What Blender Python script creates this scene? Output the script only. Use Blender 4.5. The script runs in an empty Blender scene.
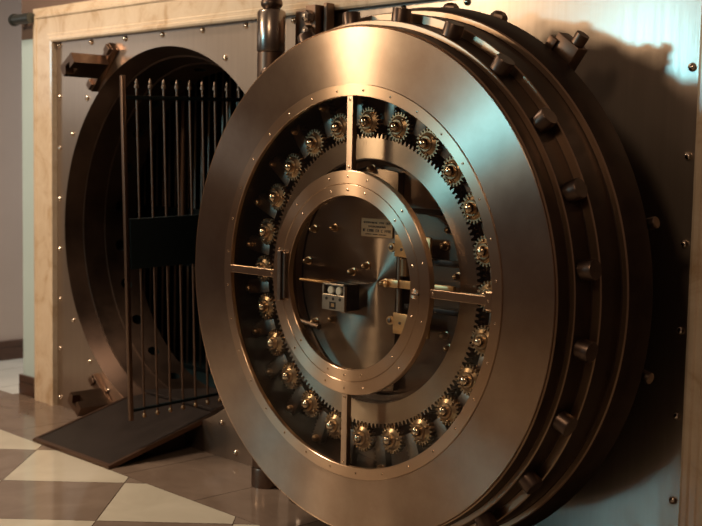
import bpy, bmesh, math, random
from mathutils import Vector, Matrix
random.seed(7)
PI = math.pi
S = bpy.context.scene
COL = S.collection

# ------------------------------------------------------------------ materials
def mat(name, color, rough=.4, metal=0., aniso=0., tangent=None, noise=0., nscale=6., nstretch=(1, 1, 1),
        color2=None, rvar=0., bump=0., bscale=60., bstretch=(1, 1, 1), spec=.5, coat=0.):
    m = bpy.data.materials.new(name); m.use_nodes = True
    nt = m.node_tree; N = nt.nodes; L = nt.links
    b = N['Principled BSDF']
    b.inputs['Base Color'].default_value = (*color, 1)
    b.inputs['Roughness'].default_value = rough
    b.inputs['Metallic'].default_value = metal
    b.inputs['Specular IOR Level'].default_value = spec
    b.inputs['Coat Weight'].default_value = coat
    tc = N.new('ShaderNodeTexCoord')
    if color2 is not None or rvar:
        mp = N.new('ShaderNodeMapping'); mp.inputs['Scale'].default_value = nstretch
        L.new(tc.outputs['Object'], mp.inputs['Vector'])
        nz = N.new('ShaderNodeTexNoise'); nz.inputs['Scale'].default_value = nscale
        nz.inputs['Detail'].default_value = 6; nz.inputs['Roughness'].default_value = .6
        L.new(mp.outputs[0], nz.inputs['Vector'])
        if color2 is not None:
            cr = N.new('ShaderNodeValToRGB')
            cr.color_ramp.elements[0].position = .5 - .22; cr.color_ramp.elements[1].position = .5 + .22
            cr.color_ramp.elements[0].color = (*color2, 1); cr.color_ramp.elements[1].color = (*color, 1)
            L.new(nz.outputs['Fac'], cr.inputs['Fac']); L.new(cr.outputs['Color'], b.inputs['Base Color'])
        if rvar:
            mr = N.new('ShaderNodeMapRange'); mr.inputs['From Min'].default_value = .3; mr.inputs['From Max'].default_value = .7
            mr.inputs['To Min'].default_value = rough - rvar; mr.inputs['To Max'].default_value = rough + rvar
            L.new(nz.outputs['Fac'], mr.inputs['Value']); L.new(mr.outputs[0], b.inputs['Roughness'])
    if bump:
        mp2 = N.new('ShaderNodeMapping'); mp2.inputs['Scale'].default_value = bstretch
        L.new(tc.outputs['Object'], mp2.inputs['Vector'])
        n2 = N.new('ShaderNodeTexNoise'); n2.inputs['Scale'].default_value = bscale; n2.inputs['Detail'].default_value = 3
        L.new(mp2.outputs[0], n2.inputs['Vector'])
        bp = N.new('ShaderNodeBump'); bp.inputs['Strength'].default_value = bump; bp.inputs['Distance'].default_value = .01
        L.new(n2.outputs['Fac'], bp.inputs['Height']); L.new(bp.outputs[0], b.inputs['Normal'])
    if aniso:
        b.inputs['Anisotropic'].default_value = aniso
        if tangent == 'radial':              # circular brushing round the part's own axis
            sp = N.new('ShaderNodeVectorMath'); sp.operation = 'MULTIPLY'; sp.inputs[1].default_value = (1, 0, 1)
            L.new(tc.outputs['Object'], sp.inputs[0])
            nn = N.new('ShaderNodeVectorMath'); nn.operation = 'NORMALIZE'; L.new(sp.outputs[0], nn.inputs[0])
            L.new(nn.outputs[0], b.inputs['Tangent'])
        else:
            cv = N.new('ShaderNodeCombineXYZ')
            for i in range(3): cv.inputs[i].default_value = tangent[i]
            L.new(cv.outputs[0], b.inputs['Tangent'])
    return m

M = {}
M['face'] = mat('brushed_steel', (.54, .42, .325), .288, 1, .95, 'radial', color2=(.38, .27, .20), nscale=3.6, rvar=.010)
M['bronze'] = mat('bronze', (.64, .46, .32), .30, 1, .92, 'radial', color2=(.57, .40, .275), nscale=5, rvar=.012)
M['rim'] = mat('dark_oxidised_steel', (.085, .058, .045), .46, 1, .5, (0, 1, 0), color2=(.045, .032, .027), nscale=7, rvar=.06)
M['edge'] = mat('polished_step', (.46, .32, .22), .33, 1)
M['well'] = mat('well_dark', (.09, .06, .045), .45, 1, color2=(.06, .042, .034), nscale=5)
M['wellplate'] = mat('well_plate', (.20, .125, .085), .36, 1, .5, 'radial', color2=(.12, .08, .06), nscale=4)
M['gearring'] = mat('gear_ring_steel', (.52, .40, .31), .285, 1, .95, 'radial', color2=(.42, .31, .23), nscale=4)
M['brass'] = mat('gear_brass', (.55, .37, .215), .30, 1, color2=(.40, .265, .16), nscale=30)
M['nut'] = mat('polished_nut', (.74, .57, .41), .16, 1)
M['rack'] = mat('rack_steel', (.32, .245, .195), .38, 1, color2=(.24, .185, .145), nscale=12)
M['bolt'] = mat('bolt_steel', (.27, .195, .15), .34, 1, color2=(.17, .125, .10), nscale=16)
M['lockbolt'] = mat('locking_bolt_steel', (.17, .12, .095), .36, 1, color2=(.10, .072, .06), nscale=16)
M['plate'] = mat('brushed_plate', (.50, .41, .34), .22, 1, .5, (0, 0, 1), color2=(.45, .365, .30), nscale=4, nstretch=(9, 1, .35), rvar=.035,
                 bump=.02, bscale=30, bstretch=(8, 1, .3))
def two_lobes(m, rough, fac):
    """a worn brushed surface: part of it scatters more widely than the rest"""
    nt = m.node_tree; N = nt.nodes; L = nt.links; b = N['Principled BSDF']
    c = N.new('ShaderNodeBsdfPrincipled'); c.inputs['Metallic'].default_value = 1; c.inputs['Roughness'].default_value = rough
    if b.inputs['Base Color'].links: L.new(b.inputs['Base Color'].links[0].from_socket, c.inputs['Base Color'])
    else: c.inputs['Base Color'].default_value = b.inputs['Base Color'].default_value
    mx = N.new('ShaderNodeMixShader'); mx.inputs[0].default_value = fac
    L.new(b.outputs[0], mx.inputs[1]); L.new(c.outputs[0], mx.inputs[2]); L.new(mx.outputs[0], N['Material Output'].inputs['Surface'])
two_lobes(M['plate'], .52, .5)
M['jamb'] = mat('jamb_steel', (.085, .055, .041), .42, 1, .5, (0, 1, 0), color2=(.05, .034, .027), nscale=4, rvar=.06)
M['combo'] = mat('machined_plate', (.30, .215, .16), .28, 1, .96, 'radial', color2=(.24, .17, .125), nscale=4)
M['plaque'] = mat('plaque_brass', (.42, .235, .11), .45, .35)
M['ink'] = mat('engraved_black', (.035, .02, .012), .6)
M['tan'] = mat('brass_plate', (.80, .48, .22), .33, .8, color2=(.66, .4, .2), nscale=20)
M['boxmetal'] = mat('clock_case', (.55, .43, .33), .35, 1)
M['dial'] = mat('dial_white', (.8, .74, .62), .35)
M['black'] = mat('black_iron', (.022, .016, .014), .45, .6)
M['blackpaint'] = mat('black_paint_shadow_tint', (.004, .009, .011), .6, spec=.2)  # black paint with the teal of the shadows mixed into its colour
M['gate'] = mat('gate_steel', (.17, .11, .08), .40, 1)
M['ramp'] = mat('ramp_plate', (.030, .022, .020), .5, .3, color2=(.02, .016, .015), nscale=7, rvar=.06, spec=.3, bump=.1, bscale=120)
M['rampedge'] = mat('ramp_edge', (.17, .105, .075), .42, 1)
M['hinge'] = mat('hinge_steel', (.42, .36, .31), .26, 1, color2=(.36, .30, .26), nscale=8)
M['rivet'] = mat('rivet_steel', (.72, .62, .52), .18, 1)
M['lug'] = mat('bracket_steel', (.24, .155, .11), .38, 1, color2=(.17, .11, .08), nscale=9)
M['pale'] = mat('pale_plaster', (.52, .68, .72), .55, color2=(.48, .63, .67), nscale=2)
M['greige'] = mat('far_plaster', (.43, .355, .315), .7, color2=(.40, .33, .29), nscale=2)
M['brown'] = mat('brown_plaster', (.17, .115, .092), .7)
M['wood'] = mat('dark_wood', (.09, .045, .03), .35, color2=(.05, .026, .018), nscale=8, nstretch=(1, 1, 8))
M['void'] = mat('vault_shadow_teal', (.008, .019, .023), .8, spec=.1)  # near-black vault surfaces; the teal shadow tint is put into the colour
M['steelrod'] = mat('grey_rod', (.13, .15, .15), .35, .8)
M['notch'] = M['blackpaint']

def marble():
    m = bpy.data.materials.new('cream_marble'); m.use_nodes = True
    nt = m.node_tree; N = nt.nodes; L = nt.links; b = N['Principled BSDF']
    b.inputs['Roughness'].default_value = .16
    tc = N.new('ShaderNodeTexCoord')
    n = N.new('ShaderNodeTexNoise'); n.inputs['Scale'].default_value = 5; n.inputs['Detail'].default_value = 9
    n.inputs['Roughness'].default_value = .65; n.inputs['Distortion'].default_value = 1.2
    L.new(tc.outputs['Object'], n.inputs['Vector'])
    r = N.new('ShaderNodeValToRGB'); e = r.color_ramp.elements
    e[0].position = .30; e[0].color = (.52, .37, .235, 1); e[1].position = .62; e[1].color = (.73, .61, .47, 1)
    x = r.color_ramp.elements.new(.47); x.color = (.68, .55, .405, 1)
    L.new(n.outputs['Fac'], r.inputs['Fac']); L.new(r.outputs[0], b.inputs['Base Color'])
    return m
M['marble'] = marble()

def floor_mat():
    m = bpy.data.materials.new('checker_marble_floor'); m.use_nodes = True
    nt = m.node_tree; N = nt.nodes; L = nt.links; b = N['Principled BSDF']
    geo = N.new('ShaderNodeNewGeometry'); sep = N.new('ShaderNodeSeparateXYZ'); L.new(geo.outputs['Position'], sep.inputs[0])
    X, Y = sep.outputs['X'], sep.outputs['Y']
    def op(o, a, c=None):
        n = N.new('ShaderNodeMath'); n.operation = o
        for i, v in enumerate((a, c)):
            if v is None: continue
            if isinstance(v, (int, float)): n.inputs[i].default_value = v
            else: L.new(v, n.inputs[i])
        return n.outputs[0]
    T = .851
    u = op('DIVIDE', op('ADD', op('SUBTRACT', X, Y), 4.11), T)
    v = op('DIVIDE', op('ADD', op('ADD', X, Y), 5.45), T)
    par = op('FLOORED_MODULO', op('ADD', op('FLOOR', u), op('FLOOR', v)), 2)       # 0 light, 1 brown
    def groove(t, w):       # 1 near a line
        f = op('FRACT', t); d = op('MINIMUM', f, op('SUBTRACT', 1, f)); return op('LESS_THAN', d, w)
    border = op('GREATER_THAN', Y, -.595)
    nearline = op('LESS_THAN', op('ABSOLUTE', op('ADD', Y, .595)), .003)
    bj = groove(op('DIVIDE', op('ADD', X, 4.32), .6), .0045)
    tj = op('MAXIMUM', groove(u, .0042), groove(v, .0042))
    far = op('MULTIPLY', op('LESS_THAN', X, -7.06), op('GREATER_THAN', Y, -.05))
    def mixf(f, a, c):
        n = N.new('ShaderNodeMix'); n.data_type = 'FLOAT'; L.new(f, n.inputs[0])
        for i, q in ((2, a), (3, c)):
            if isinstance(q, (int, float)): n.inputs[i].default_value = q
            else: L.new(q, n.inputs[i])
        return n.outputs[0]
    def mixc(f, a, c):
        n = N.new('ShaderNodeMix'); n.data_type = 'RGBA'; L.new(f, n.inputs[0])
        for i, q in ((6, a), (7, c)):
            if isinstance(q, tuple): n.inputs[i].default_value = (*q, 1)
            else: L.new(q, n.inputs[i])
        return n.outputs[2]
    j = mixf(border, tj, op('MAXIMUM', bj, nearline))
    tc = N.new('ShaderNodeTexCoord')
    def vein(sc, st, lo, hi):
        mp = N.new('ShaderNodeMapping'); mp.inputs['Scale'].default_value = st; L.new(tc.outputs['Object'], mp.inputs[0])
        n = N.new('ShaderNodeTexNoise'); n.inputs['Scale'].default_value = sc; n.inputs['Detail'].default_value = 8
        n.inputs['Distortion'].default_value = .8; L.new(mp.outputs[0], n.inputs['Vector'])
        r = N.new('ShaderNodeValToRGB'); r.color_ramp.elements[0].position = .35; r.color_ramp.elements[1].position = .65
        r.color_ramp.elements[0].color = (*lo, 1); r.color_ramp.elements[1].color = (*hi, 1)
        L.new(n.outputs['Fac'], r.inputs[0]); return r.outputs[0]
    light = vein(3.5, (1, 1, 1), (.50, .465, .385), (.57, .535, .45))
    brown = vein(4, (1.5, 1, 1), (.185, .142, .115), (.23, .18, .148))
    bord = vein(4, (1, 1.5, 1), (.17, .125, .098), (.21, .157, .125))
    farc = vein(2, (1, 1, 1), (.46, .47, .44), (.58, .58, .54))
    c = mixc(par, light, brown); c = mixc(border, c, bord); c = mixc(far, c, farc); c = mixc(j, c, (.06, .036, .026))
    L.new(c, b.inputs['Base Color']); b.inputs['Roughness'].default_value = .11; b.inputs['Specular IOR Level'].default_value = .32
    return m
M['floor'] = floor_mat()

def glass_mat():
    m = bpy.data.materials.new('clear_glass'); m.use_nodes = True
    nt = m.node_tree; N = nt.nodes; L = nt.links
    N.remove(N['Principled BSDF'])
    t = N.new('ShaderNodeBsdfTransparent'); g = N.new('ShaderNodeBsdfGlossy'); g.inputs['Roughness'].default_value = .02
    t.inputs['Color'].default_value = (.97, .98, .97, 1)
    mx = N.new('ShaderNodeMixShader'); lw = N.new('ShaderNodeLayerWeight'); lw.inputs['Blend'].default_value = .5
    pw = N.new('ShaderNodeMath'); pw.operation = 'POWER'; pw.inputs[1].default_value = 5; L.new(lw.outputs['Facing'], pw.inputs[0])
    ma = N.new('ShaderNodeMath'); ma.operation = 'MULTIPLY_ADD'; ma.inputs[1].default_value = .9; ma.inputs[2].default_value = .018; L.new(pw.outputs[0], ma.inputs[0])
    L.new(ma.outputs[0], mx.inputs[0]); L.new(t.outputs[0], mx.inputs[1]); L.new(g.outputs[0], mx.inputs[2])
    L.new(mx.outputs[0], N['Material Output'].inputs['Surface'])
    return m
M['glass'] = glass_mat()

# ------------------------------------------------------------------ mesh helpers
def new(): return bmesh.new()

def box(bm, x0, x1, y0, y1, z0, z1, bevel=0, mi=0, mtx=None):
    r = bmesh.ops.create_cube(bm, size=1)
    vs = r['verts']
    for v in vs:
        v.co = Vector(((x0 + x1) / 2 + v.co.x * (x1 - x0), (y0 + y1) / 2 + v.co.y * (y1 - y0), (z0 + z1) / 2 + v.co.z * (z1 - z0)))
    fs = list({f for v in vs for f in v.link_faces})
    if bevel:
        es = list({e for f in fs for e in f.edges})
        rb = bmesh.ops.bevel(bm, geom=es, offset=bevel, segments=2, affect='EDGES', profile=.5)
        fs = list({f for f in rb['faces']} | {f for f in fs if f.is_valid})
        vs = list({v for f in fs for v in f.verts})
    for f in fs: f.material_index = mi
    if mtx is not None: bmesh.ops.transform(bm, matrix=mtx, verts=vs)
    return vs

def lathe(bm, prof, axis='Y', center=(0, 0, 0), seg=64, closed=True, mi=None, a0=0):
    """revolve (r, h) points about an axis; closed joins last to first. mi: material index per profile segment"""
    rings = []
    for (r, h) in prof:
        if r < 1e-6:
            p = {'Y': (0, h, 0), 'Z': (0, 0, h), 'X': (h, 0, 0)}[axis]
            rings.append([bm.verts.new(Vector(center) + Vector(p))]); continue
        row = []
        for i in range(seg):
            a = a0 + 2 * PI * i / seg; c, s = r * math.cos(a), r * math.sin(a)
            p = {'Y': (c, h, s), 'Z': (c, s, h), 'X': (h, c, s)}[axis]
            row.append(bm.verts.new(Vector(center) + Vector(p)))
        rings.append(row)
    n = len(rings)
    for k in range(n if closed else n - 1):
        A, B = rings[k], rings[(k + 1) % n]
        for i in range(seg):
            j = (i + 1) % seg
            if len(A) == 1 and len(B) == 1: break
            if len(A) == 1: vs = [A[0], B[j], B[i]]
            elif len(B) == 1: vs = [A[i], A[j], B[0]]
            else: vs = [A[i], A[j], B[j], B[i]]
            try: f = bm.faces.new(vs)
            except ValueError: continue
            if mi: f.material_index = mi[k]
    return bm

def tube(bm, p0, p1, r0, r1=None, seg=12, mi=0):
    p0, p1 = Vector(p0), Vector(p1); d = p1 - p0
    r1 = r0 if r1 is None else r1
    rot = d.to_track_quat('Z', 'Y').to_matrix().to_4x4()
    r = bmesh.ops.create_cone(bm, cap_ends=True, segments=seg, radius1=r0, radius2=r1, depth=d.length,
                              matrix=Matrix.Translation((p0 + p1) / 2) @ rot)
    for v in r['verts']:
        for f in v.link_faces: f.material_index = mi
    return r['verts']

def gear_prism(bm, r_root, r_tip, n, y0, y1, r_in=0., center=(0, 0, 0), mi=0):
    """toothed wheel about Y between y0 (front) and y1"""
    pts = []
    for i in range(n):
        for f, r in ((-.30, r_root), (-.13, r_tip), (.13, r_tip), (.30, r_root)):
            a = 2 * PI * (i + f) / n; pts.append((r * math.cos(a), r * math.sin(a)))
    c = Vector(center)
    fr = [bm.verts.new(c + Vector((x, y0, z))) for x, z in pts]; bk = [bm.verts.new(c + Vector((x, y1, z))) for x, z in pts]
    m = len(pts)
    if r_in:
        fi, bi = [], []
        for x, z in pts:
            l = math.hypot(x, z); fi.append(bm.verts.new(c + Vector((x / l * r_in, y0, z / l * r_in)))); bi.append(bm.verts.new(c + Vector((x / l * r_in, y1, z / l * r_in))))
    else:
        f0 = bm.verts.new(c + Vector((0, y0, 0))); b0 = bm.verts.new(c + Vector((0, y1, 0)))
    for i in range(m):
        j = (i + 1) % m
        bm.faces.new((fr[i], fr[j], bk[j], bk[i]))
        if r_in:
            bm.faces.new((fi[i], fi[j], fr[j], fr[i])); bm.faces.new((bk[i], bk[j], bi[j], bi[i])); bm.faces.new((bi[i], bi[j], fi[j], fi[i]))
        else:
            bm.faces.new((f0, fr[j], fr[i])); bm.faces.new((b0, bk[i], bk[j]))

def dome(bm, c, r, h, axis='-Y', seg=14, rings=5, skirt=0.):
    prof = [(r, 0)] + ([(r, skirt)] if skirt else [])
    for k in range(1, rings):
        a = PI / 2 * k / rings; prof.append((r * math.cos(a), skirt + h * math.sin(a)))
    prof.append((0, skirt + h)); prof.append((0, 0))
    if axis == '-Y': lathe(bm, [(a, -b) for a, b in prof], 'Y', c, seg, closed=True)
    elif axis == 'Z': lathe(bm, prof, 'Z', c, seg, closed=True)

def prism(bm, pts, dirv, mi=0):
    """extrude a 3-D polygon along a vector"""
    a = [bm.verts.new(Vector(p)) for p in pts]; b = [bm.verts.new(Vector(p) + Vector(dirv)) for p in pts]
    bm.faces.new(a); bm.faces.new(b[::-1])
    for i in range(len(pts)):
        j = (i + 1) % len(pts); bm.faces.new((a[i], b[i], b[j], a[j]))
    for v in a + b:
        for f in v.link_faces: f.material_index = mi

WORLD = {}
def obj(name, bm, mats, parent=None, origin=None, smooth=35, local=False):
    """link bm (world coordinates, or the parent's when local) as ONE mesh object with its origin at `origin`"""
    base = Vector((0, 0, 0)) if (parent is None or local) else WORLD[parent]
    o3 = Vector(origin) if origin is not None else (base if not local else Vector((0, 0, 0)))
    bmesh.ops.translate(bm, verts=bm.verts, vec=-o3)
    bmesh.ops.recalc_face_normals(bm, faces=bm.faces)
    me = bpy.data.meshes.new(name); bm.to_mesh(me); bm.free()
    for m in (mats if isinstance(mats, (list, tuple)) else [mats]): me.materials.append(m)
    if smooth: me.shade_smooth(); me.set_sharp_from_angle(angle=math.radians(smooth))
    o = bpy.data.objects.new(name, me); COL.objects.link(o)
    o.location = o3 - base if parent is not None else o3
    if parent is not None: o.parent = parent
    WORLD[o] = o3
    return o

def thing(name, label, cat, loc, group=None):
    o = bpy.data.objects.new(name, None); COL.objects.link(o); o.location = loc; o.empty_display_size = .1
    tag(o, label, cat, group); WORLD[o] = Vector(loc)
    return o
def tag(o, label, cat, group=None, kind=None):
    o['label'] = label; o['category'] = cat
    if group: o['group'] = group
    if kind: o['kind'] = kind
    return o
def dup(o, loc, rot=None, parent=None):
    """copy a part together with its sub-parts"""
    c = o.copy(); COL.objects.link(c); c.location = loc
    if rot is not None: c.rotation_euler = rot
    if parent is not None: c.parent = parent
    for ch in o.children:
        d = ch.copy(); COL.objects.link(d); d.parent = c
    return c

# ------------------------------------------------------------------ camera (fitted to the photograph)
pitch, roll, yaw = math.radians(5.0608), math.radians(-1.1229), math.radians(45.7752)
fw = Vector((-math.sin(yaw) * math.cos(pitch), math.cos(yaw) * math.cos(pitch), -math.sin(pitch)))
r0 = Vector((math.cos(yaw), math.sin(yaw), 0)); d0 = fw.cross(r0)
rt = r0 * math.cos(roll) + d0 * math.sin(roll); dn = -r0 * math.sin(roll) + d0 * math.cos(roll)
cam = bpy.data.cameras.new('camera'); co = bpy.data.objects.new('camera', cam); COL.objects.link(co)
co.matrix_world = Matrix(((rt.x, -dn.x, -fw.x, 0), (rt.y, -dn.y, -fw.y, -3.804), (rt.z, -dn.z, -fw.z, 1.6), (0, 0, 0, 1)))
cam.sensor_width = 36; cam.lens = 1170.13 / 702 * 36; cam.clip_end = 60
cam.dof.use_dof = True; cam.dof.focus_distance = 4.55; cam.dof.aperture_fstop = 3.2
S.camera = co

# ------------------------------------------------------------------ the room
bm = new(); vs = [bm.verts.new(p) for p in ((-12, -10, 0), (4, -10, 0), (4, 5, 0), (-12, 5, 0))]; bm.faces.new(vs)
vs = [bm.verts.new(p) for p in ((-12, -10, -.1), (4, -10, -.1), (4, 5, -.1), (-12, 5, -.1))]; bm.faces.new(vs)
tag(obj('floor', bm, M['floor'], smooth=0), 'polished checkered cream and brown marble floor', 'floor', kind='structure')

OX, OZ, OR = -5.425, 1.15, 1.052          # the round opening
PX0, PX1, PZ = -6.567, -2.138, 2.288      # the steel plate

def plate_with_hole():
    bm = new(); n = 144
    hx0, hx1, hz0, hz1 = PX0 - .03, PX1 + .3, 0., PZ + .03
    angs = [2 * PI * i / n for i in range(n)]
    for cx, cz in ((hx0, hz0), (hx1, hz0), (hx1, hz1), (hx0, hz1)): angs.append(math.atan2(cz - OZ, cx - OX) % (2 * PI))
    angs = sorted(set(round(a, 6) for a in angs))
    ins, outs = [], []
    for a in angs:
        c, s = math.cos(a), math.sin(a)
        ts = [((hx1 if c > 0 else hx0) - OX) / c if abs(c) > 1e-9 else 1e9, ((hz1 if s > 0 else hz0) - OZ) / s if abs(s) > 1e-9 else 1e9]
        t = min(ts)
        outs.append((OX + c * t, OZ + s * t)); ins.append((OX + OR * c, OZ + OR * s))
    for y in (0, .05):
        a = [bm.verts.new((x, y, z)) for x, z in ins]; b = [bm.verts.new((x, y, z)) for x, z in outs]
        m = len(a)
        for i in range(m):
            j = (i + 1) % m; bm.faces.new((a[i], a[j], b[j], b[i]))
        if y == 0: A, B = a, b
    m = len(A)
    for i in range(m):
        j = (i + 1) % m
        bm.faces.new((A[i], A[j], a[j], a[i])); bm.faces.new((B[i], B[j], b[j], b[i]))
    return bm
wall = tag(obj('wall_vault', plate_with_hole(), M['plate'], smooth=0), 'brushed steel vault front with a round opening, studded with rivets', 'wall', kind='structure')

# rivets of the steel front
bm = new(); lathe(bm, [(.016, 0), (.016, -.003), (.013, -.010), (.007, -.014), (0, -.015), (0, 0)], 'Y', (0, 0, 0), 14)
riv = obj('rivet', bm, M['rivet'], wall, origin=(0, 0, 0)); first = True
pos = [(-6.53, 2.266 - .3155 * k) for k in range(8)] + [(-6.53 + .3655 * k, 2.266) for k in range(1, 12)]
pos += [(-2.183, 2.266 - .3155 * k) for k in range(0, 8)]
for a in (-60, 45, 60, 135, 149, 211.5, 227, 240, 30, -45):
    pos.append((OX + 1.11 * math.cos(math.radians(a)), OZ + 1.11 * math.sin(math.radians(a))))
pos += [(-4.75, .048)]
for x, z in pos:
    if first: riv.location = (x, 0, z); first = False
    else: dup(riv, (x, 0, z), parent=wall)

# stepped round jamb with bolt sockets
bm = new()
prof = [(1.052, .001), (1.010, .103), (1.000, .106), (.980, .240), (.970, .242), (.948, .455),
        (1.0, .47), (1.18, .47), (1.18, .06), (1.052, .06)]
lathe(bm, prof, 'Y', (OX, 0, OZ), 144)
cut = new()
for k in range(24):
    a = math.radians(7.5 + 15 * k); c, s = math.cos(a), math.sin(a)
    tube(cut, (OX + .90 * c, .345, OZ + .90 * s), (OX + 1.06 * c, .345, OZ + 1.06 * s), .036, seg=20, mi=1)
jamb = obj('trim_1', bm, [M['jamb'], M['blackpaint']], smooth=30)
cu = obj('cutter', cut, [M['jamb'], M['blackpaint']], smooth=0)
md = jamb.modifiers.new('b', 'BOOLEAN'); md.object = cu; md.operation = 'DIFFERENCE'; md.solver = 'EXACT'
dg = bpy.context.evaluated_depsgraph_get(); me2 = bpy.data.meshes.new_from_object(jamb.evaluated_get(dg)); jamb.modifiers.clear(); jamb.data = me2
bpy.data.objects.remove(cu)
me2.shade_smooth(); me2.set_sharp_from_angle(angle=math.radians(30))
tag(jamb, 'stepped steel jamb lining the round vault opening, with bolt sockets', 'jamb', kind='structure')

# vault interior
def quad_box(x0, x1, y0, y1, z0, z1, skip=()):
    bm = new(); box(bm, x0, x1, y0, y1, z0, z1); return bm
IX0, IX1, IY0, IY1, IZ0, IZ1 = -6.98, -3.4, .471, 3.2, .19, 2.75
def slab(name, x0, x1, y0, y1, z0, z1, m, label, cat):
    bm = new(); box(bm, x0, x1, y0, y1, z0, z1)
    return tag(obj(name, bm, m, smooth=0), label, cat, kind='structure')
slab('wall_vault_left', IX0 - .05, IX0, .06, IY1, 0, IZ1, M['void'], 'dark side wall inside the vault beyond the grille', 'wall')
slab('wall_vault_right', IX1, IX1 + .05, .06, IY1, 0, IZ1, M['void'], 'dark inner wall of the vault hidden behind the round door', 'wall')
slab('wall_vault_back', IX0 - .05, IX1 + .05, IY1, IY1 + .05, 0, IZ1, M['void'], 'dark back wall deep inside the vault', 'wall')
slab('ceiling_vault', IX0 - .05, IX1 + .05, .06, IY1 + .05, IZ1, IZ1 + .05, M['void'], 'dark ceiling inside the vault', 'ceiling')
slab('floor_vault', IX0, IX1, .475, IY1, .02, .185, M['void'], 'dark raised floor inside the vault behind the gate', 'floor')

# marble surround: mitred mouldings
MO = .283
prof = [(0, .05), (0, -.036), (.012, -.042), (.030, -.042), (.036, -.033), (.060, -.033), (.066, -.027), (.195, -.027), (.201, -.034), (.218, -.034), (.224, -.022), (.255, -.018), (.262, -.008), (MO, -.006), (MO, .05)]
def moulding(p):       # p(w, y, end) -> two lists of points
    bm = new()
    A = [bm.verts.new(p(w, y, 0)) for w, y in prof]; B = [bm.verts.new(p(w, y, 1)) for w, y in prof]
    n = len(prof)
    for i in range(n):
        j = (i + 1) % n; bm.faces.new((A[i], A[j], B[j], B[i]))
    bm.faces.new(A); bm.faces.new(B); return bm
bv = .224 / MO
tag(obj('trim_2', moulding(lambda w, y, e: (PX0 - w, y, PZ + w * bv if e else 0)), M['marble'], smooth=20), 'moulded cream marble upright at the left of the vault front', 'trim', kind='structure')
tag(obj('trim_3', moulding(lambda w, y, e: (PX1 + w if e else PX0 - w, y, PZ + w * bv)), M['marble'], smooth=20), 'moulded cream marble lintel along the top of the vault front', 'trim', kind='structure')
tag(obj('trim_4', moulding(lambda w, y, e: (PX1 + w, y, PZ + w * bv if e else 0)), M['marble'], smooth=20), 'moulded cream marble upright at the right of the vault front', 'trim', kind='structure')

# walls around
slab('wall_left', -7.04, -6.852, .018, .30, 0, 2.33, M['pale'], 'pale green plaster wall end beside the marble upright', 'wall')
slab('wall_upper', -7.05, 3, .024, .29, 2.332, 4.6, M['brown'], 'dark brown wall above the marble lintel', 'wall')
slab('wall_right', -1.84, 3, .03, .29, 0, 2.33, M['brown'], 'brown wall continuing right of the marble surround', 'wall')
slab('wall_far', -8.34, -8.29, -.35, 5, 0, 4.6, M['greige'], 'grey beige plaster wall of the passage far at the left', 'wall')
def base(name, x0, x1, y0, y1, h, label):
    bm = new()
    box(bm, x0, x1, y0, y1, 0, h * .66, .003, 1); box(bm, x0, x1, y0, y1, h * .66, h, .003, 0)
    return tag(obj(name, bm, [M['wood'], M['black']], smooth=0), label, 'baseboard', kind='structure')
base('baseboard_left', -7.06, -6.852, -.006, .018, .13, 'dark wood baseboard at the foot of the pale wall end')
base('baseboard_far', -8.29, -8.265, -.35, 5, .15, 'dark wood baseboard along the far passage wall')

# grey rod on the wall end
bm = new(); tube(bm, (-7.01, -.045, 2.452), (-6.80, -.045, 2.452), .033, seg=20)
t = tag(obj('wall_rod', bm, M['steelrod']), 'grey metal rod high on the wall left of the marble corner', 'rod')
bm = new(); lathe(bm, [(.0, -7.035), (.036, -7.035), (.040, -7.028), (.040, -7.008), (.0, -7.008)], 'X', (0, -.045, 2.452), 20, closed=False)
obj('end_cap', bm, M['steelrod'], t)
bm = new(); box(bm, -6.99, -6.97, -.03, .024, 2.43, 2.474, .003); obj('wall_mount', bm, M['steelrod'], t)

# ------------------------------------------------------------------ the round door
DX, DZ = -3.165, 1.134
AX = Vector((DX, 0, DZ))
door = thing('vault_door', 'massive round steel vault door standing open, gears showing behind its glass', 'vault door', (DX, -.5, .068))
def dpart(name, bm, mats, smooth=35, parent=None, y=-.5): return obj(name, bm, mats, parent or door, origin=(DX, y, DZ), smooth=smooth)
def pol(r, deg): a = math.radians(deg); return DX + r * math.cos(a), DZ + r * math.sin(a)
C0 = (DX, 0, DZ)

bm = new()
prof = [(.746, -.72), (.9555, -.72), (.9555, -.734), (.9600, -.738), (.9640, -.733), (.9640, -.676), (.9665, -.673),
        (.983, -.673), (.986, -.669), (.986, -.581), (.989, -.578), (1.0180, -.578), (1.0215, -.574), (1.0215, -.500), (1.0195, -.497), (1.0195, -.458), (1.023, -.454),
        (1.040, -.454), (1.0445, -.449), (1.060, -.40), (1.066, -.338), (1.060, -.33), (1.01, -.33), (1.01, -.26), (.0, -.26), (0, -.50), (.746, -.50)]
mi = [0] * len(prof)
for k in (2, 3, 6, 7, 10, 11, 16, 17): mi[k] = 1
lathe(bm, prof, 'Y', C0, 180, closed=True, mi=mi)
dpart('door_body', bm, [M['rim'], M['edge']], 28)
bm = new(); lathe(bm, [(.747, -.722), (.747, -.741), (.9535, -.741), (.9555, -.739), (.9555, -.722)], 'Y', C0, 180)
dpart('face_ring', bm, M['face'], 28)
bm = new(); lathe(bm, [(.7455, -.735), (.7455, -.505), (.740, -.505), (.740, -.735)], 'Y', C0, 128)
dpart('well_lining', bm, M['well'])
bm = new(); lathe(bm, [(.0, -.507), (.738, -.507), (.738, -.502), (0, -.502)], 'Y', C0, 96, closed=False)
dpart('back_plate', bm, M['wellplate'])

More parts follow.
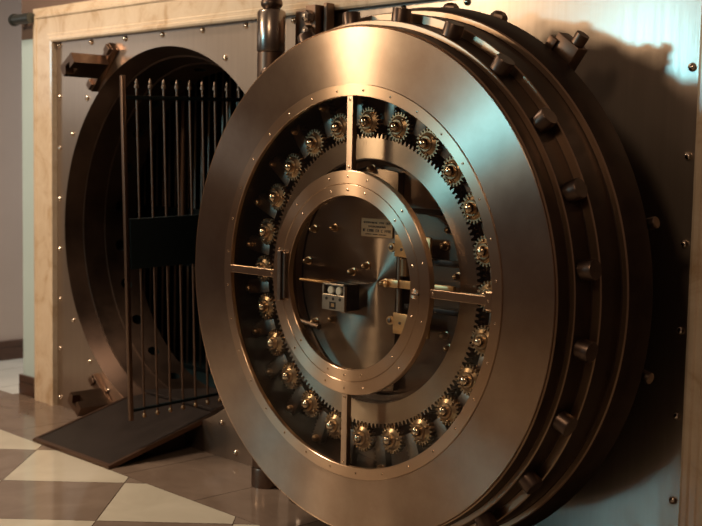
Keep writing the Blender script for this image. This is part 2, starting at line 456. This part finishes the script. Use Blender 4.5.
# window frame, spokes, inner frame
def screw_at(parent, spots, y, r=.0048):
    bm = new(); lathe(bm, [(r, 0), (r, -.0012), (r * .6, -.0028), (0, -.003), (0, 0)], 'Y', (0, 0, 0), 8)
    s = obj('screw', bm, M['nut'], parent, origin=(0, 0, 0))
    pl = WORLD[parent]
    for i, (x, z) in enumerate(spots):
        l = (x - pl.x, y - pl.y, z - pl.z)
        if i == 0: s.location = l
        else: dup(s, l, parent=parent)
bm = new(); lathe(bm, [(.702, -.728), (.702, -.744), (.704, -.7465), (.7445, -.7465), (.7465, -.744), (.7465, -.728)], 'Y', C0, 144)
wf = dpart('window_frame', bm, M['bronze'], 28)
screw_at(wf, [pol(.7235, 11.25 * k + 5.6) for k in range(32)], -.7465)
for k in range(4):
    a = math.radians(90 * k); bm = new()
    box(bm, .420, .7055, -.7445, -.722, -.0155, .0155, .0015)
    if k == 0: box(bm, .672, .706, -.7475, -.72, -.034, .034, .006)
    bmesh.ops.transform(bm, matrix=Matrix.Translation((DX, 0, DZ)) @ Matrix.Rotation(-a, 4, 'Y'), verts=bm.verts)
    sp = obj('spoke', bm, M['gearring'] if k in (1, 3) else M['bronze'], door, origin=(DX, -.5, DZ), smooth=0)
    screw_at(sp, [pol(.688, 90 * k), pol(.438, 90 * k)], -.7460)
bm = new(); lathe(bm, [(.375, -.722), (.375, -.7465), (.377, -.749), (.4225, -.749), (.425, -.7465), (.425, -.722)], 'Y', C0, 128)
inf = dpart('inner_frame', bm, M['bronze'], 28)
screw_at(inf, [pol(.402, 15 + 30 * k) for k in range(12)] + [pol(.402, 90), pol(.402, 270)], -.749)
bm = new(); lathe(bm, [(.330, -.724), (.330, -.7465), (.332, -.7485), (.3725, -.7485), (.3742, -.7468), (.3742, -.724)], 'Y', C0, 128)
ins = dpart('inspection_ring', bm, M['bronze'], 28)
screw_at(ins, [pol(.352, 15 + 30 * k) for k in range(12)] + [pol(.352, 90), pol(.352, 270)], -.7485)
bm = new(); box(bm, DX - .372, DX - .352, -.774, -.7487, DZ - .10, DZ + .10, .003); box(bm, DX - .352, DX - .334, -.766, -.7487, DZ - .092, DZ + .092, .003)
hn = obj('hinge_bar', bm, M['bolt'], ins, origin=(DX - .35, -.76, DZ), smooth=0)
bm = new(); box(bm, DX - .3525, DX - .3495, -.7745, -.749, DZ - .096, DZ + .096); obj('hinge_gap', bm, M['ink'], hn, origin=(DX - .35, -.76, DZ))
bm = new(); lathe(bm, [(.0, -.752), (.017, -.752), (.019, -.7487), (0, -.7487)], 'Y', (DX + .352, 0, DZ - .008), 20, closed=False)
la = obj('latch', bm, M['bronze'], ins, origin=(DX + .352, -.75, DZ - .008))
bm = new(); box(bm, DX + .346, DX + .378, -.757, -.752, DZ - .012, DZ - .002, .002); obj('latch_tongue', bm, M['gate'], la, origin=(DX + .352, -.75, DZ - .008))
# glass
bm = new(); lathe(bm, [(.423, -.7305), (.704, -.7305), (.704, -.7255), (.423, -.7255)], 'Y', C0, 96); dpart('glass_pane', bm, M['glass'])
bm = new(); lathe(bm, [(0, -.7325), (.333, -.7325), (.333, -.7275), (0, -.7275)], 'Y', C0, 96, closed=False); dpart('glass_pane', bm, M['glass'])

# toothed ring and drum
bm = new(); gear_prism(bm, .549, .565, 168, -.637, -.600, .472, C0); gr = dpart('gear_ring', bm, M['gearring'], 30)
bm = new(); lathe(bm, [(.472, -.630), (.472, -.56), (.446, -.56), (.446, -.575), (.466, -.590), (.468, -.630)], 'Y', C0, 96); dpart('ring_carrier', bm, M['wellplate'])
# gears
bm = new(); gear_prism(bm, .045, .056, 22, -.011, .011); lathe(bm, [(.042, -.0112), (.026, -.020), (.026, -.011), (.042, -.011)], 'Y', (0, 0, 0), 24)
g0 = obj('gear', bm, M['brass'], door, origin=(0, 0, 0), smooth=30)
bm = new(); lathe(bm, [(.0, -.024), (.0275, -.024), (.030, -.021), (.030, -.012), (0, -.012)], 'Y', (0, 0, 0), 20, closed=False)
for k in range(3):
    a = 2 * PI * k / 3 + PI / 2; dome(bm, (.038 * math.cos(a), -.012, .038 * math.sin(a)), .007, .006, seg=8, rings=3, skirt=.003)
hub = obj('hub', bm, M['brass'], g0, origin=(0, 0, 0))
bm = new(); lathe(bm, [(.021, -.024), (.021, -.032), (.0195, -.038), (.015, -.044), (.008, -.0475), (0, -.0485), (0, -.024)], 'Y', (0, 0, 0), 12)
an = obj('acorn_nut', bm, M['nut'], g0, origin=(0, 0, 0))
hub.location = an.location = (0, 0, 0)
bw = WORLD[door]
for k in range(24):
    x, z = pol(.609, 15 * k); l = (x - bw.x, -.635 - bw.y, z - bw.z); rot = (0, -math.radians(15 * k), 0)
    if k == 0: g0.location = l; g0.rotation_euler = rot
    else: dup(g0, l, rot, door)
# rack bars that throw the bolts, with a row of teeth on the gear's side
bm = new(); box(bm, .600, .738, -.016, .016, -.030, .022, .002)
for k in range(8):
    x = .604 + k * .0168; prism(bm, [(x, -.014, -.029), (x + .0105, -.014, -.029), (x + .007, -.014, -.0385), (x + .0035, -.014, -.0385)], (0, .028, 0))
rk0 = obj('rack_bar', bm, M['rack'], door, origin=(0, 0, 0), smooth=30)
bm = new(); lathe(bm, [(.015, -.016), (.015, -.026), (.012, -.034), (.006, -.039), (0, -.040), (0, -.016)], 'Y', (.722, 0, -.003), 10)
st = obj('stud_nut', bm, M['brass'], rk0, origin=(0, 0, 0)); st.location = (0, 0, 0)
for k in range(24):
    l = (DX - bw.x, -.610 - bw.y, DZ - bw.z); rot = (0, -math.radians(7.5 + 15 * k), 0)
    if k == 0: rk0.location = l; rk0.rotation_euler = rot
    else: dup(rk0, l, rot, door)
# locking bolts on the rim
bm = new(); lathe(bm, [(0, .955), (.0355, .955), (.0355, 1.031), (.0335, 1.035), (0, 1.035)], 'X', (0, 0, 0), 28, closed=False)
lb0 = obj('locking_bolt', bm, M['lockbolt'], door, origin=(0, 0, 0), smooth=30)
for k in range(24):
    l = (DX - bw.x, -.624 - bw.y, DZ - bw.z); rot = (0, -math.radians(7.1 + 15 * k), 0)
    if k == 0: lb0.location = l; lb0.rotation_euler = rot
    else: dup(lb0, l, rot, door)
# domed hex nuts behind the flange
bm = new(); lathe(bm, [(0, .99), (.034, .99), (.034, 1.066), (.030, 1.076), (.018, 1.086), (0, 1.089)], 'X', (0, 0, 0), 6, closed=False)
hx0 = obj('hex_nut', bm, M['bolt'], door, origin=(0, 0, 0), smooth=20)
for k, a in enumerate((71.7, 85, 101)):
    l = (DX - bw.x, -.296 - bw.y, DZ - bw.z); rot = (0, -math.radians(a), 0)
    if k == 0: hx0.location = l; hx0.rotation_euler = rot
    else: dup(hx0, l, rot, door)
bm = new(); lathe(bm, [(0, .99), (.021, .99), (.021, 1.078), (.018, 1.082), (0, 1.082)], 'X', (0, 0, 0), 16, closed=False)
pn0 = obj('flange_pin', bm, M['bolt'], door, origin=(0, 0, 0), smooth=30)
for k, a in enumerate((14.7, -14.1)):
    l = (DX - bw.x, -.300 - bw.y, DZ - bw.z); rot = (0, -math.radians(a), 0)
    if k == 0: pn0.location = l; pn0.rotation_euler = rot
    else: dup(pn0, l, rot, door)
# lug at the upper right of the flange
bm = new()
box(bm, 1.00, 1.125, -.315, -.255, -.055, .055, .004); tube(bm, (1.06, -.285, -.02), (1.165, -.285, -.02), .026, seg=16)
box(bm, 1.05, 1.10, -.325, -.245, .035, .075, .004)
bmesh.ops.transform(bm, matrix=Matrix.Translation((DX, 0, DZ)) @ Matrix.Rotation(-math.radians(53.5), 4, 'Y'), verts=bm.verts)
obj('lug', bm, M['gate'], door)

# the centre: machined plate cut straight on its right side, with its fittings
bm = new(); pts = []
R = .43; xc = .100
a0 = math.acos(xc / R)
for i in range(97):
    a = a0 + (2 * PI - 2 * a0) * i / 96; pts.append((DX + R * math.cos(a), -.580, DZ + R * math.sin(a)))
prism(bm, pts, (0, .03, 0)); cp = dpart('machined_plate', bm, M['combo'], 25)
bm = new(); lathe(bm, [(.0, -.5755), (.445, -.5755), (.445, -.540), (0, -.540)], 'Y', (DX, .03, DZ), 96, closed=False); dpart('inner_drum', bm, M['wellplate'])
def acorn(r=.0125):
    bm = new(); lathe(bm, [(r * 1.35, 0), (r * 1.35, -.004), (r, -.005), (r, -.018), (r * .8, -.027), (r * .4, -.032), (0, -.033), (0, 0)], 'Y', (0, 0, 0), 12); return bm
ac0 = obj('acorn_nut', acorn(), M['brass'], door, origin=(0, 0, 0))
spots = [(-.24, .191, -.58), (-.395, .048, -.58), (-.132, .023, -.58), (-.054, .053, -.58), (-.242, -.178, -.58), (-.345, -.20, -.58), (-.41, -.235, -.58),
         (.045, -.005, -.58), (-.04, .432, -.575), (.34, .214, -.545), (.318, .154, -.545), (.385, .046, -.545), (.329, -.178, -.545), (.35, -.224, -.545),
         (-.30, .30, -.58), (-.36, .18, -.58)]
for i, (dx, dz, y) in enumerate(spots):
    l = (DX + dx - bw.x, y - bw.y, DZ + dz - bw.z)
    if i == 0: ac0.location = l
    else: dup(ac0, l, parent=door)
# movement clock case
bx0, bx1, bz0, bz1 = DX - .222, DX - .094, DZ - .128, DZ - .022
bm = new()
box(bm, bx0 + .002, bx1 - .002, -.652, -.581, bz0 + .002, bz1 - .002, .003)
tl = obj('clock_case', bm, M['black'], door, origin=((bx0 + bx1) / 2, -.62, (bz0 + bz1) / 2))
oc = WORLD[tl]
bm = new(); zm = bz0 + .062
box(bm, bx0, bx1, -.664, -.652, bz0, zm, .0015); box(bm, bx0, bx0 + .009, -.664, -.652, zm, bz1, .001); box(bm, bx1 - .009, bx1, -.664, -.652, zm, bz1, .001)
box(bm, bx0, bx1, -.664, -.652, bz1 - .008, bz1, .001)
obj('front_plate', bm, M['boxmetal'], tl, origin=oc, smooth=0)
for q in (.34, .70):
    bm = new(); lathe(bm, [(0, -.662), (.014, -.662), (.017, -.658), (.017, -.652), (0, -.652)], 'Y', (bx0 + (bx1 - bx0) * q, 0, zm + .016), 18, closed=False)
    obj('dial', bm, M['dial'], tl, origin=oc)
for q in (.20, .5, .80):
    bm = new(); lathe(bm, [(0, -.6655), (.0065, -.6655), (.0065, -.664), (0, -.664)], 'Y', (bx0 + (bx1 - bx0) * q, 0, bz0 + .046), 12, closed=False)
    obj('keyhole', bm, M['ink'], tl, origin=oc)
bm = new(); box(bm, bx0 + .044, bx0 + .078, -.6658, -.664, bz0 + .006, bz0 + .034); obj('counter_window', bm, M['ink'], tl, origin=oc, smooth=0)
bm = new(); box(bm, bx0 + .056, bx0 + .072, -.6668, -.6658, bz0 + .015, bz0 + .028); obj('counter_wheel', bm, M['tan'], tl, origin=oc, smooth=0)
bm = new(); tube(bm, (DX - .425, -.600, DZ - .030), (bx0 + .004, -.600, DZ - .030), .0065); obj('copper_rod', bm, M['tan'], door)
# worn maker's plaque: rows of letters too worn to read
bm = new(); box(bm, DX - .088, DX + .082, -.586, -.5805, DZ + .168, DZ + .240, .001)
pq = obj('plaque', bm, M['plaque'], door, origin=(DX, -.585, DZ + .2), smooth=0)
bm = new(); rnd = random.Random(3)
for row, (z, h, x0, x1, gaps) in enumerate(((.2235, .0075, -.074, .066, (.55, .8)), (.2085, .0068, -.048, .044, ()), (.1930, .0105, -.078, .074, (.12, .42, .62, .7)), (.1785, .0035, -.062, .050, (.3, .6)))):
    x = x0
    while x < x1:
        w = h * rnd.uniform(.45, .75); t = (x - x0) / (x1 - x0)
        if not any(abs(t - g) < .03 for g in gaps):
            k = rnd.randrange(4); s = h * .2; X = DX + x; Z = DZ + z
            box(bm, X, X + s, -.5868, -.586, Z - h / 2, Z + h / 2)
            if k in (0, 1): box(bm, X + w - s, X + w, -.5868, -.586, Z - h / 2, Z + h / 2)
            if k in (0, 2, 3): box(bm, X, X + w, -.5868, -.586, Z + h / 2 - s, Z + h / 2)
            if k in (1, 3): box(bm, X, X + w, -.5868, -.586, Z - s / 2, Z + s / 2)
            if k in (2,): box(bm, X, X + w, -.5868, -.586, Z - h / 2, Z - h / 2 + s)
        x += w + h * .25
obj('worn_lettering', bm, M['ink'], pq, origin=(DX, -.585, DZ + .2), smooth=0)
# brass hinge plates with ears, cross bar
for zt, zb, ez in ((.186, .103, .137), (-.110, -.190, -.142)):
    bm = new()
    box(bm, DX + .118, DX + .30, -.612, -.600, DZ + zb, DZ + zt, .003)
    lathe(bm, [(0, -.612), (.017, -.612), (.017, -.602), (0, -.602)], 'Y', (DX + .102, 0, DZ + ez), 18, closed=False)
    box(bm, DX + .102, DX + .125, -.611, -.602, DZ + ez - .012, DZ + ez + .012)
    br = obj('brass_bracket', bm, M['tan'], door, origin=(DX + .2, -.606, DZ + ez))
    bm = new(); lathe(bm, [(.010, -.612), (.009, -.618), (0, -.620), (0, -.612)], 'Y', (DX + .102, 0, DZ + ez), 12); obj('bracket_screw', bm, M['bolt'], br, origin=(DX + .2, -.606, DZ + ez))
    bm = new(); lathe(bm, [(.006, -.612), (.005, -.6145), (0, -.615), (0, -.612)], 'Y', (DX + .155, 0, DZ + ez - .005), 10); obj('bracket_screw', bm, M['bolt'], br, origin=(DX + .2, -.606, DZ + ez))
bm = new(); box(bm, DX + .090, DX + .150, -.622, -.600, DZ - .014, DZ + .016, .002); box(bm, DX + .150, DX + .42, -.616, -.600, DZ - .014, DZ + .016, .002)
lathe(bm, [(.014, -.622), (.012, -.634), (.006, -.639), (0, -.640), (0, -.622)], 'Y', (DX + .094, 0, DZ - .002), 12)
obj('cross_bar', bm, M['tan'], door)
bm = new(); tube(bm, (DX + .145, -.575, DZ + .03), (DX + .145, -.575, DZ + .095), .024, seg=20); tube(bm, (DX + .145, -.575, DZ + .095), (DX + .145, -.575, DZ + .105), .024, .012, seg=20)
obj('spring_barrel', bm, M['brass'], door)
bm = new(); tube(bm, (DX + .115, -.575, DZ - .16), (DX + .115, -.575, DZ + .20), .012, seg=14); obj('guide_rod', bm, M['rack'], door)
for (xa, xb, z, y) in ((.20, .345, .28, -.60), (.15, .43, -.085, -.575), (.15, .43, .095, -.575)):
    bm = new(); box(bm, DX + xa, DX + xb, y - .012, y + .012, DZ + z - .011, DZ + z + .011, .003); obj('tie_bar', bm, M['black'], door)
for (xa, za, xb, zb) in ((-.43, -.20, -.30, -.215), (-.24, .33, -.12, .35)):
    bm = new(); tube(bm, (DX + xa, -.605, DZ + za), (DX + xb, -.605, DZ + zb), .012); obj('pull_rod', bm, M['gate'], door)

# hinge arms carrying the door
for zc in (2.21, .14):
    bm = new()
    box(bm, -4.234, -4.10, -.085, -.03, zc - .085, zc + .085, .006)
    box(bm, -4.100, -4.030, -.14, -.035, zc - .095, zc + .095, .004); box(bm, -4.022, -3.998, -.10, -.05, zc - .095, zc + .105, .004)
    box(bm, -4.04, -3.60, -.13, -.05, zc - .20 if zc > 1 else zc + .05, zc - .06 if zc > 1 else zc + .19, .004)
    box(bm, -3.80, -3.56, -.27, -.05, zc - .20 if zc > 1 else zc + .05, zc - .06 if zc > 1 else zc + .19, .004)
    ar = obj('hinge_arm', bm, M['lug'], door, smooth=0)
    for dz in (.040, -.028):
        bm = new()
        lathe(bm, [(.031, -.14), (.031, -.160), (.025, -.174), (.010, -.184), (0, -.185), (0, -.14)], 'Y', (-4.064, 0, zc + dz), 6, a0=.4)
        obj('hex_nut', bm, M['hinge'], ar, smooth=15)

# ------------------------------------------------------------------ hinge post
HX, HY, HR = -4.305, -.170, .0655
hp = thing('hinge_post', 'tall round steel hinge post between the round opening and the open door', 'hinge post', (HX, HY, 0))
bm = new(); lathe(bm, [(0, .10), (HR, .10), (HR, 2.095), (HR - .004, 2.10), (0, 2.10)], 'Z', (HX, HY, 0), 40, closed=False); obj('post', bm, M['gate'], hp)
bm = new(); lathe(bm, [(0, 0), (HR + .004, 0), (HR + .004, .085), (HR, .095), (0, .0999)], 'Z', (HX, HY, 0), 40, closed=False); obj('pivot_base', bm, M['bolt'], hp)
bm = new(); lathe(bm, [(0, 2.101), (HR + .001, 2.101), (HR + .003, 2.106), (HR + .003, 2.283), (HR - .003, 2.292), (HR - .014, 2.298), (0, 2.298)], 'Z', (HX, HY, 0), 48, closed=False); obj('barrel', bm, M['hinge'], hp)
bm = new(); lathe(bm, [(0, 2.298), (.036, 2.298), (.040, 2.305), (.046, 2.309), (.052, 2.318), (.052, 2.334), (.046, 2.344), (.028, 2.352), (0, 2.354)], 'Z', (HX, HY, 0), 36, closed=False); obj('cap', bm, M['lockbolt'], hp)

# ------------------------------------------------------------------ pressure arms on the opening's left
def pressure_arm(label, xc, zc, fx, ang, fang, length):
    t = thing('pressure_arm', label, 'bracket', (xc, 0, zc), 'pressure arms beside the round opening')
    T = lambda x, z, a: Matrix.Translation((x, 0, z)) @ Matrix.Rotation(-math.radians(a), 4, 'Y')
    bm = new(); box(bm, -.165, .165, -.045, -.001, -.030, .030, .004)
    bmesh.ops.transform(bm, matrix=T(fx, zc, fang), verts=bm.verts); fp = obj('foot_plate', bm, M['lug'], t, smooth=0)
    for x in (-.135, .135):
        bm = new(); box(bm, x - .024, x + .024, -.062, -.045, -.024, .024, .004)
        bmesh.ops.transform(bm, matrix=T(fx, zc, fang), verts=bm.verts); obj('clamp_pad', bm, M['lug'], fp, smooth=0)
    s = 1 if ang > 0 else -1            # a beam with a hooked slot cut into its free end
    prof = [(-.07, -.033), (.07, -.033), (.07, .033), (-.07, .033)]
    bm = new(); prism(bm, [(x, -.045, z) for x, z in prof], (0, -(length - .095), 0))
    hook = [(.07, .033), (.07, -.033), (.012, -.033), (.030, -.002), (-.020, .006), (-.040, -.033), (-.07, -.033), (-.07, .033)]
    hook = [(x, z * s) for x, z in hook]
    prism(bm, [(x, -length + .05, z) for x, z in hook], (0, -.05, 0))
    bmesh.ops.transform(bm, matrix=T(xc, zc, ang), verts=bm.verts)
    obj('arm', bm, M['lug'], t, smooth=0)
    return t
pressure_arm('steel pressure arm jutting from the upper left of the round opening', -5.98, 2.108, -6.005, 33, 46, .275)
pressure_arm('steel pressure arm low beside the ramp at the opening', -5.945, .142, -5.985, -33, -46, .255)

# ------------------------------------------------------------------ ramp
rx0, rx1, ry0, ry1 = -5.815, -5.045, -.592, .10
zr = lambda y: .012 + (y - ry0) * .262
rp = thing('ramp', 'dark metal plate ramp rising from the marble floor into the opening', 'ramp', ((rx0 + rx1) / 2, ry0, 0))
bm = new(); prism(bm, [(rx0 + .02, ry0 + .02, zr(ry0 + .02)), (rx0 + .02, ry1, zr(ry1)), (rx0 + .02, ry1, zr(ry1) - .012), (rx0 + .02, ry0 + .02, zr(ry0 + .02) - .012)], (rx1 - rx0 - .04, 0, 0))
obj('ramp_plate', bm, M['ramp'], rp, smooth=0)
bm = new()
for x in (rx0, rx1 - .02): prism(bm, [(x, ry0, zr(ry0) + .004), (x, ry1, zr(ry1) + .004), (x, ry1, zr(ry1) - .02), (x, ry0 + .04, zr(ry0) - .008), (x, ry0, 0.001)], (.02, 0, 0))
prism(bm, [(rx0 + .02, ry0, .001), (rx0 + .02, ry0, zr(ry0) + .004), (rx0 + .02, ry0 + .02, zr(ry0 + .02) + .004), (rx0 + .02, ry0 + .025, .004)], (rx1 - rx0 - .04, 0, 0))
obj('edge_strip', bm, M['rampedge'], rp, smooth=0)
for x in (rx0 + .10, rx1 - .14):
    bm = new(); prism(bm, [(x, ry0 + .30, 0.001), (x, -.03, 0.001), (x, -.03, zr(-.03) - .014), (x, ry0 + .30, zr(ry0 + .30) - .014)], (.03, 0, 0))
    obj('support_rib', bm, M['black'], rp, smooth=0)
# sill plate in the bottom of the opening
bm = new(); box(bm, OX - .40, OX + .40, .105, .47, .195, .212, .003)
tag(obj('sill_plate', bm, M['ramp'], smooth=0), 'dark flat sill plate in the bottom of the opening behind the ramp', 'sill')

# ------------------------------------------------------------------ barred gate (hangs a little out of plumb)
GX = -5.10
gt = thing('barred_gate', 'slender barred day gate with spiked tops standing open over the ramp', 'gate', (GX, -.421, .218))
gt.rotation_euler.x = math.radians(1.86)
H = 1.772; SP = .0834; NB = 10
def gpart(name, bm, m, parent=gt, smooth=35): return obj(name, bm, m, parent, local=True, smooth=smooth)
bm = new(); box(bm, -.011, .011, -.011, .011, 0, H + .012, .002); gpart('post', bm, M['gate'])
bm = new(); tube(bm, (0, 0, .022), (0, 0, H - .055), .0062, seg=10); b0 = gpart('bar', bm, M['gate'])
bm = new(); lathe(bm, [(0, H - .075), (.0062, H - .075), (.0062, H - .052), (.0125, H - .050), (.0125, H - .036), (.007, H - .032), (.0085, H - .022), (.004, H - .006), (0, H)], 'Z', (0, 0, 0), 12, closed=False); f0 = gpart('finial', bm, M['rack'], b0)
bm = new(); lathe(bm, [(0, 0), (.007, .003), (.0115, .011), (.0115, .018), (.007, .027), (0, .03)], 'Z', (0, 0, 0), 12, closed=False); k0 = gpart('foot_knob', bm, M['brass'], b0)
for k in range(1, NB):
    if k == 1: b0.location = (0, SP, 0)
    else: dup(b0, (0, SP * k, 0), parent=gt)
for z0, z1 in ((H - .108, H - .088), (.045, .060)):
    bm = new(); box(bm, -.010, .010, .011, SP * (NB - 1) + .02, z0, z1, .002); gpart('rail', bm, M['blackpaint'])
bm = new(); box(bm, -.022, .022, .011, SP * (NB - 1) + .02, .795, 1.055, .003); gpart('lock_panel', bm, M['blackpaint'])

# inner grille
GY = .82
ig = thing('inner_grille', 'fixed inner grille of thin bars in the dark behind the gate', 'grille', (-6.2, GY, .186))
n = 17
bm = new(); tube(bm, (0, 0, .02), (0, 0, 2.03), .0068, seg=8); b1 = obj('bar', bm, M['rack'], ig, origin=(0, 0, 0), local=True)
for k in range(n):
    l = (-.61 + .0722 * k, 0, 0)
    if k == 0: b1.location = l
    else: dup(b1, l, parent=ig)
for z0, z1 in ((0, .03), (2.02, 2.05)):
    bm = new(); box(bm, -.64, .58, -.012, .012, z0, z1, .002); obj('rail', bm, M['blackpaint'], ig, local=True)
bm = new(); box(bm, -.64, .58, -.02, .02, .69, 1.07, .003); obj('lock_panel', bm, M['blackpaint'], ig, local=True)
bm = new(); tube(bm, (-.10, -.05, 1.0), (-.10, -.05, 1.86), .028, seg=16); dome(bm, (-.10, -.05, 1.86), .028, .05, 'Z', seg=16); obj('round_upright', bm, M['gate'], ig, local=True)

# ------------------------------------------------------------------ light
def area(name, loc, target, size, size_y, power, color, spread=180):
    l = bpy.data.lights.new(name, 'AREA'); l.shape = 'RECTANGLE'; l.size = size; l.size_y = size_y; l.energy = power; l.color = color
    l.spread = math.radians(spread)
    o = bpy.data.objects.new(name, l); COL.objects.link(o); o.location = loc
    o.rotation_euler = (Vector(target) - Vector(loc)).to_track_quat('-Z', 'Y').to_euler()
    return o
WARM = (1.0, .70, .44); COOL = (.26, .78, 1.0)
area('ceiling_lamp_or_fill', (-7.4, -4.6, 3.75), (-4.0, -.3, 1.4), .6, .6, 92, (1.0, .74, .47))
area('ceiling_lamp_or_fill', (-1.6, -4.8, 3.9), (-3.5, 0, 1.0), .7, .7, 36, WARM)
area('ceiling_lamp_or_fill', (-7.7, -7.2, 3.36), (-3.0, 0, 2.0), 3.0, .75, 25, (1.0, .72, .46))
area('ceiling_lamp_or_fill', (-5.9, -1.7, 4.6), (-5.9, -1.5, 0), .7, .7, 78, (1.0, .76, .54), 120)  # added overhead fill that brightens the floor and marble
area('daylight_window', (-7.5, -8.4, 2.74), (-2.9, 0, 4.2), 1.0, .45, 17, COOL, 70)
area('daylight_window', (-11.5, -3.6, 2.55), (-6, 0, 1.6), 1.7, .9, 7, (.97, .97, .93))
area('daylight_passage', (-7.45, 2.9, 2.6), (-8.1, .5, .8), .9, .9, 32, (.95, .97, .96), 120)

w = bpy.data.worlds.new('room'); S.world = w; w.use_nodes = True
nt = w.node_tree; N = nt.nodes; L = nt.links
bg = N['Background']
tc = N.new('ShaderNodeTexCoord'); sp = N.new('ShaderNodeSeparateXYZ'); L.new(tc.outputs['Generated'], sp.inputs[0])
cr = N.new('ShaderNodeValToRGB'); mr = N.new('ShaderNodeMapRange'); mr.inputs['From Min'].default_value = -1; mr.inputs['From Max'].default_value = 1
L.new(sp.outputs['Z'], mr.inputs['Value']); L.new(mr.outputs[0], cr.inputs[0])
e = cr.color_ramp.elements
e[0].position = .3; e[0].color = (.012, .016, .017, 1); e[1].position = .9; e[1].color = (.10, .062, .042, 1)
x = e.new(.5); x.color = (.058, .034, .024, 1)
L.new(cr.outputs[0], bg.inputs['Color']); bg.inputs['Strength'].default_value = 1.0

S.view_settings.view_transform = 'Standard'; S.view_settings.look = 'None'; S.view_settings.gamma = 1; S.view_settings.use_curve_mapping = False
S.view_settings.exposure = 0
S.cycles.use_denoising = True; S.cycles.use_light_tree = False
S.cycles.max_bounces = 8; S.cycles.transparent_max_bounces = 8
S.cycles.caustics_reflective = False; S.cycles.sample_clamp_indirect = 4
